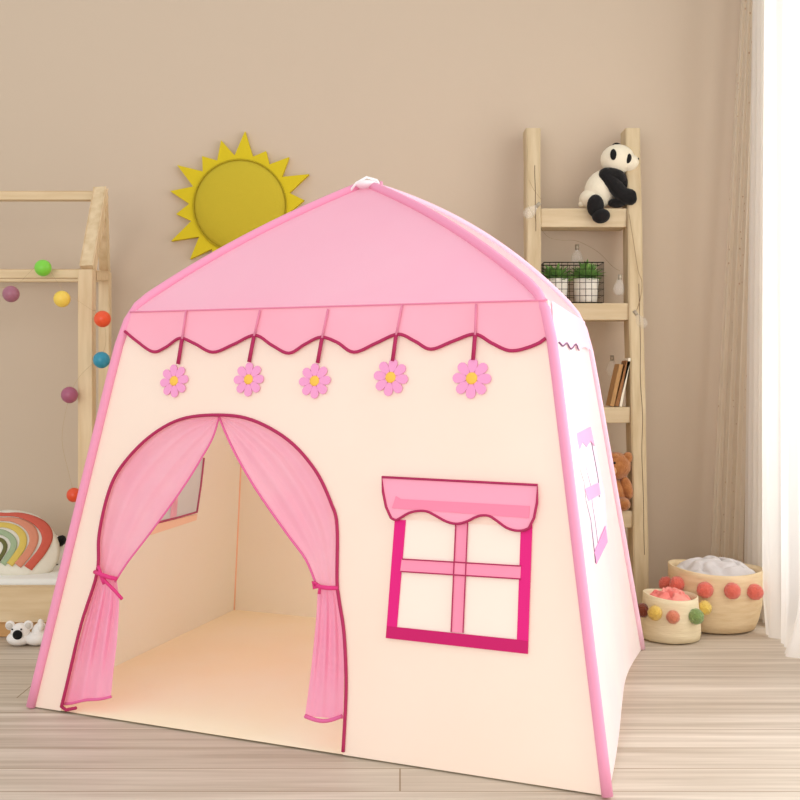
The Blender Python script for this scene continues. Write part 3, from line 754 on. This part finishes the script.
for (px, lx, ly, lab) in ((557, 554, 270, 'small green succulent in white pot, on the left inside wire basket'), (588, 586, 273, 'bushy green succulent in white pot, on the right inside wire basket')):
    c = Vector(((px - HX) * k2 + .002, (by0 + by1) / 2, zb + .002))
    t = thing('potted_plant', c, lab, 'plant', 'plants in the wire basket')
    bm = NB(); lathe(bm, [(.0001, 0), (.038, 0), (.043, .004), (.05, .086), (.051, .093), (.047, .093), (.046, .084)], c, 32); link('pot', bm, M_pot, t, smooth=True)
    bm = NB(); lathe(bm, [(.0001, .087), (.0462, .085)], c, 24); link('soil', bm, M_soil, t)
    bm = NB(); rnd = random.Random(px)
    for q in range(95):
        an = rnd.random() * 2 * PI; el = rnd.uniform(.1, 1.35); ln = rnd.uniform(.045, .078)
        d = Vector((math.cos(an) * math.cos(el), math.sin(an) * math.cos(el), math.sin(el)))
        st = c + Vector((math.cos(an) * .012, math.sin(an) * .012, 0.09 + (0 if px < 570 else rnd.uniform(-.0, .012))))
        R_ = d.to_track_quat('X', 'Z').to_matrix()
        vs = []
        for uu, ww in ((0, .1), (.3, .7), (.55, 1), (.8, .6), (1, .02)):
            for (sy, sz) in ((-1, .2), (0, -.3), (1, .2)):
                vs.append(bm.verts.new(st + R_ @ Vector((ln * uu, sy * ww * .0085, sz * ww * .0085 - uu * uu * .014))))
        for a in range(4):
            for b in range(2): bm.faces.new((vs[a * 3 + b], vs[a * 3 + b + 1], vs[a * 3 + b + 4], vs[a * 3 + b + 3]))
    link('leaves', bm, M_leaf, t, normals=False)

# books on the third rung
zr, yr = RUNGS[2]; k3 = (yr + .02) / F
def book(x0, x1, tx, top, th, m, label, dep):
    """leaning book: foot spans px x0..x1 on the rung, top offset tx px, height up to y top"""
    h = (407 - top) * k3; X0 = (x0 - HX) * k3; lean = math.atan2(tx * k3, h); Lh = h / math.cos(lean)
    base = Vector((X0, yr + .012, zr)); t = thing('book', base, label, 'book', 'books leaning on the third ladder rung')
    R_ = roty(lean)
    def bb(a, b): 
        bm_ = NB(); box(bm_, a, b, .0006)
        for v in bm_.verts: v.co = base + R_ @ v.co
        return bm_
    off = th * math.sin(lean) + .0004
    bm = bb((0, 0, off), (th, .003, Lh)); 
    b2 = bb((0, 0, off), (.002, dep, Lh)); b3 = bb((th - .002, 0, off), (th, dep, Lh))
    for q in (b2, b3):
        me = bpy.data.meshes.new('tmp'); q.to_mesh(me); q.free(); bm.from_mesh(me); bpy.data.meshes.remove(me)
    link('cover', bm, m, t)
    link('pages', bb((.0022, .0035, off + .002), (th - .0022, dep - .003, Lh - .003)), mat('paper', (232, 224, 206), .9), t)
book(609, 614, 9.5, 364, .018, mat('book_tan', (178, 136, 88), .7), 'tan brown book with the lowest top, leftmost of the leaning books', .085)
book(613.8, 618, 12, 360.5, .017, mat('book_brown', (146, 100, 60), .7), 'darker brown book in the middle of the leaning books', .085)
book(618.6, 621, 9, 358, .012, mat('book_cream', (236, 226, 204), .7), 'thin cream book leaning against the right ladder rail', .085)

# teddy on the fourth rung
zr, yr = RUNGS[3]; k4 = (yr + .05) / F
def tp(x, y, d=0.0): return P(x + 1.5, y - 1, yr + .03 + d)
tb = tp(614, 511); tb.z = zr
ted = thing('teddy_bear', tb, 'brown teddy bear sitting on a low ladder rung beside the tent', 'soft toy')
M_ted = mat('teddy_fur', (184, 122, 70), .95, sheen=.3, rgb2=(164, 102, 56), cscale=60, bump=.5, bscale=220); M_tedl = mat('teddy_pale', (206, 152, 104), .95, sheen=.3)
def tb_(nm, c, r, ang=0, d=0, m=M_ted, dy=None, par=None):
    bm = NB(); ball(bm, tp(c[0], c[1], d), (r[0] * k4, (dy or min(r)) * k4, r[1] * k4), rot=roty(math.radians(ang)), noise_amp=.04, nscale=4); return link(nm, bm, m, ted, parent=par, smooth=True)
tb_('body', (611, 494), (14, 17), 0, 0, dy=13)
hd = tb_('head', (614, 467), (15, 14), 0, -.01, dy=13)
for sx, xx in ((-1, 600), (1, 626)):
    e = tb_('ear', (xx, 459), (5, 6.2), 10 * sx, -.02, dy=3.5, par=hd)
    tb_('muzzle' if sx < 0 else 'forehead_tuft', (608, 472) if sx < 0 else (612, 457), (7, 5.5) if sx < 0 else (5, 3), 0, -.055 if sx < 0 else -.04, m=M_tedl if sx < 0 else M_ted, par=hd)
for x in (604, 613): 
    bm = NB(); ball(bm, tp(x, 464, -.062), .005, sub=2); link('eye', bm, M_black, ted, parent=hd, smooth=True)
bm = NB(); ball(bm, tp(608, 470, -.078), (.008, .005, .006), sub=2); link('nose', bm, M_black, ted, parent=hd, smooth=True)
tb_('arm', (625, 489), (6, 12), -14, -.02, dy=6.5); tb_('arm', (600, 489), (6, 12), 14, -.02, dy=6.5)
tb_('leg', (621, 505), (7.5, 7), 0, -.045, dy=13); tb_('leg', (603, 505), (7.5, 7), 0, -.045, dy=13)

# string light on the ladder
sl = thing('string_light', (.93, 4.3, CAMZ + .4), 'clear bulb string light wound around the ladder shelf rails', 'string light')
M_glassb = mat('bulb_glass', (250, 248, 242), .05, transp=.85); M_glassb.node_tree.nodes['Principled BSDF'].inputs['Specular IOR Level'].default_value = .8
M_sock = mat('bulb_socket', (170, 158, 138), .35, metal=.3); M_cable = mat('cable', (196, 186, 164), .5)
bulbs = [((530, 212), (540, 203), yl(1.5) - .03), ((577, 258), (577, 245), 4.43), ((619, 288), (620, 274), 4.3), ((641, 322), (636, 314), 4.28), ((612, 369), (612, 355), 4.42)]
for (c, s, Y) in bulbs:
    a = P(*c, Y); b = P(*s, Y); d = (b - a).normalized()
    bm = NB(); R_ = d.to_track_quat('Z', 'Y').to_matrix(); kq = Y / F
    prof = [(.0001, -7.5), (3.4, -6.6), (5.4, -4), (6, -1), (5.2, 2.5), (3.2, 6), (2.4, 8.5)]
    rings = lathe(bm, [(r * kq, z * kq) for r, z in prof], (0, 0, 0), 20)
    for v in bm.verts: v.co = a + R_ @ v.co
    bl = link('bulb', bm, M_glassb, sl, smooth=True)
    bm = NB(); tube(bm, [a + d * 8 * kq, a + d * 13.5 * kq], 2.0 * kq, 10); link('socket', bm, M_sock, sl, parent=bl, smooth=True)
bm = NB()
tube(bm, smoothpath([P(541, 199, 4.27), P(534, 190, 4.28), P(529, 180, 4.285)], 4), .0007, 5)
tube(bm, smoothpath([P(528, 205, 4.27), P(545, 234, 4.39), P(560, 240, 4.42), P(577, 241, 4.43), P(598, 252, 4.42), P(612, 266, 4.36), P(620, 271, 4.31)], 5), .0006, 5)
tube(bm, smoothpath([P(629, 214, yl(1.5) - .006), P(634, 245, yl(1.3) - .006), P(638, 270, yl(1.3) - .006), P(642, 283, yl(1.2) - .004), P(640, 300, 4.28), P(636, 312, 4.28)], 5), .0013, 5)
link('cable', bm, mat('cable_dark', (150, 126, 94), .6), sl, smooth=True)

# ------------------------------------------------------------------ POMPOM BASKETS
def jute(name, a, b):
    m = mat(name, a, .95, rgb2=b, cscale=3, bump=.2, bscale=9, stretch=(4, 4, 26)); return m
def pom(root, c, r, col, lab):
    bm = NB(); c = Vector(c)
    res = bmesh.ops.create_icosphere(bm, subdivisions=4, radius=1)
    for v in res['verts']:
        v.co = c + v.co * r * (1 + .12 * noise.noise(v.co * 9 + c * 50) + .05 * noise.noise(v.co * 25))
    o = link('pompom', bm, mat('pom_' + lab, col, 1, sheen=.4, bump=.8, bscale=160), root, smooth=True); o['label'] = lab + ' pompom'
def shell(c, prof, rimf):
    bm = NB(); lathe(bm, prof, c, 64, rimf); return bm
cB = Vector((1.136, 3.965, 0))
big = thing('pompom_basket', cB, 'large cream woven basket with red pompoms by the curtain', 'basket')
def rimB(a, z): return (z > .19) * .006 * math.cos(2 * a + .4) + (z > .1) * .006 * math.cos(a - 3.1)
profB = [(.0001, .002), (.12, .002), (.138, .008), (.15, .04), (.161, .09), (.166, .15), (.165, .2), (.166, .216), (.162, .218), (.158, .2), (.158, .14), (.15, .08), (.13, .02), (.0001, .012)]
link('basket_wall', shell(cB, profB, rimB), jute('jute_tan', (232, 210, 172), (222, 197, 156)), big, smooth=True)
def on(c, r, px, py):
    """point on a vertical cylinder of radius r seen at px,py"""
    d = Vector(((px - HX) / F, 1, -(py - HY) / F)); A_ = d.x ** 2 + d.y ** 2; B_ = -2 * (d.x * c.x + d.y * c.y); C_ = c.x ** 2 + c.y ** 2 - r * r
    D_ = max(B_ * B_ - 4 * A_ * C_, 0); t = (-B_ - math.sqrt(D_)) / (2 * A_); return CAMP + d * t
for (x, y) in ((666, 581), (677, 584), (705, 590), (732.5, 591), (755, 592), (763.5, 588)):
    p = on(cB, .178, x, y) if x < 760 else Vector((cB.x + .172, cB.y + .02, .14))
    if x < 670: p = Vector((cB.x - .176, cB.y + .0, .155))
    pom(big, p, .0275 if 680 < x < 760 else .0265, (230, 112, 94), 'coral red')
cS = Vector((.930, 3.785, 0))
small = thing('pompom_basket', cS, 'small cream woven basket with yellow, green and salmon pompoms beside the tent', 'basket')
def rimS(a, z): return (z > .13) * (-.006 * math.cos(a + .5) + .003 * math.cos(2 * a))
profS = [(.0001, .002), (.085, .002), (.099, .006), (.103, .03), (.1, .08), (.094, .13), (.093, .152), (.089, .154), (.088, .13), (.094, .06), (.09, .014), (.0001, .012)]
link('basket_wall', shell(cS, profS, rimS), jute('jute_cream', (238, 224, 190), (228, 212, 176)), small, smooth=True)
for (x, y, c, l, r) in ((643.5, 609, (132, 62, 40), 'rust brown', .024), (655, 613, (232, 196, 92), 'yellow', .0245), (673, 617, (222, 134, 102), 'salmon', .022), (696, 616.5, (134, 160, 92), 'green', .026), (704, 611, (236, 202, 96), 'pale yellow', .024)):
    p = on(cS, .108, x, y)
    if x > 700: p = Vector((cS.x + .116, cS.y - .01, .108))
    if x < 650: p = Vector((cS.x - .103, cS.y - .03, .104))
    pom(small, p, r, c, l)
# folded cloths inside
def heap(name, c, R, z0, h, m, label, seed, scl, amp, asym=(0, 0)):
    bm = NB(); n_ = 56; V = []
    for j in range(0, n_ + 1):
        rr = j / n_; ring = []
        for q in range(80):
            a = 2 * PI * q / 80; x = math.cos(a) * rr; y = math.sin(a) * rr
            v = Vector((x * scl + seed, y * scl, seed))
            w_ = Vector((noise.noise(v * .7), noise.noise(v * .7 + Vector((9, 9, 9))), 0)) * 1.2
            aa = .5 + seed; nn = abs(math.sin(scl * (x * math.cos(aa) + y * math.sin(aa)) + w_.x * 2.2 + 1)) ** .8 + .5 * abs(math.sin(scl * 1.5 * (x * math.sin(aa) - y * math.cos(aa)) + w_.y * 3)) ** .8 - .4
            z = h * (1 - rr ** 2.5) + amp * nn * (1 - rr ** 4) + (asym[0] * x + asym[1] * y) * h
            ring.append(bm.verts.new((c.x + x * R, c.y + y * R, z0 + z)))
        V.append(ring)
    for A, B in zip(V, V[1:]):
        for q in range(80): bm.faces.new((A[q], A[(q + 1) % 80], B[(q + 1) % 80], B[q]))
    bmesh.ops.remove_doubles(bm, verts=bm.verts[:], dist=1e-5)
    base = V[-1] if False else None
    return single(name, bm, m, label, 'cloth', smooth=True)
heap('folded_cloth', cB, .152, .19, .034, mat('cloth_grey', (206, 200, 198), .95, sheen=.2, bump=.2, bscale=50), 'crumpled light grey cloth filling the large basket', 3.3, 3.6, .022, (-.05, .3))
heap('folded_cloth', cS, .083, .125, .026, mat('cloth_coral', (232, 118, 112), .95, sheen=.2, rgb2=(246, 168, 154), cscale=14, bump=.2, bscale=50), 'crumpled coral pink cloth filling the small basket', 8.1, 3.6, .022, (-.3, .15))

# ------------------------------------------------------------------ CURTAINS
def drape(name, pathfn, ztop, folds, amp, m, label, nu=140, nv=40, group=None):
    bm = NB()
    def fn(u, v):
        z = ztop * (1 - v) + .004 * v; p, nrm = pathfn(u, z)
        ph = u * folds * 2 * PI + .5 * math.sin(z * 1.3 + 2 * u)
        f_ = math.sin(ph) * .7 + .3 * math.sin(ph * 2.13 + 1 + z * .4); am = amp * (.75 + .35 * (1 - z / ztop))
        q = p + nrm * f_ * am; q.z = z; return q
    grid(bm, fn, nu, nv); bmesh.ops.recalc_face_normals(bm, faces=bm.faces[:])
    return single(name, bm, m, label, 'curtain', smooth=True, group=group)
def lerp(a, b, t): return a + (b - a) * t
def p1(u, z):
    f_ = min(z / 2.42, 1.1); X0 = lerp(1.243, 1.372, f_ ** 1.1); Y0_ = 4.42; X1 = lerp(1.33, 1.40, f_); Y1_ = 4.27
    return Vector((lerp(X0, X1, u), lerp(Y0_, Y1_, u), 0)), Vector((-.6, -.8, 0))
def p2(u, z):
    f_ = min(z / 2.42, 1.1); return Vector((lerp(lerp(1.34, 1.37, f_), 1.345, u), lerp(4.26, 3.93, u), 0)), Vector((-1, -.2, 0))
def p3(u, z):
    fl_ = max(0, 1 - z / .22) ** 2; return Vector((1.30 + .02 * math.sin(u * 5) - .07 * min(1, u * 6) * fl_ * (.6 + .4 * math.sin(u * 31)), lerp(3.9 - .05 * fl_, 2.7, u), 0)), Vector((-1, 0, 0))
drape('window_curtain', p1, 2.66, 3.2, .014, dotted('dotted_curtain', (238, 228, 210), (186, 150, 112), 30, .12, trans=.5), 'cream dotted curtain hanging in the corner, farthest from the white sheer', 120)
drape('window_curtain', p2, 2.66, 4.5, .018, mat('greige_sheer', (242, 238, 230), .85, trans=.4), 'plain greyish beige curtain between the dotted curtain and the white sheer', 140)
drape('window_curtain', p3, 2.66, 8, .03, mat('white_sheer', (250, 250, 248), .85, trans=.5, transp=.22), 'bright white sheer curtain pooling on the floor at the right', 240)
bm = NB(); tube(bm, [(1.36, 4.44, 2.68), (1.36, 4.2, 2.68), (1.33, 3.9, 2.68), (1.32, 2.6, 2.68), (1.32, 1.0, 2.68)], .012, 10)
single('curtain_rail', bm, M_frame, 'white curtain rail above the window curtains', 'curtain rail', smooth=True)
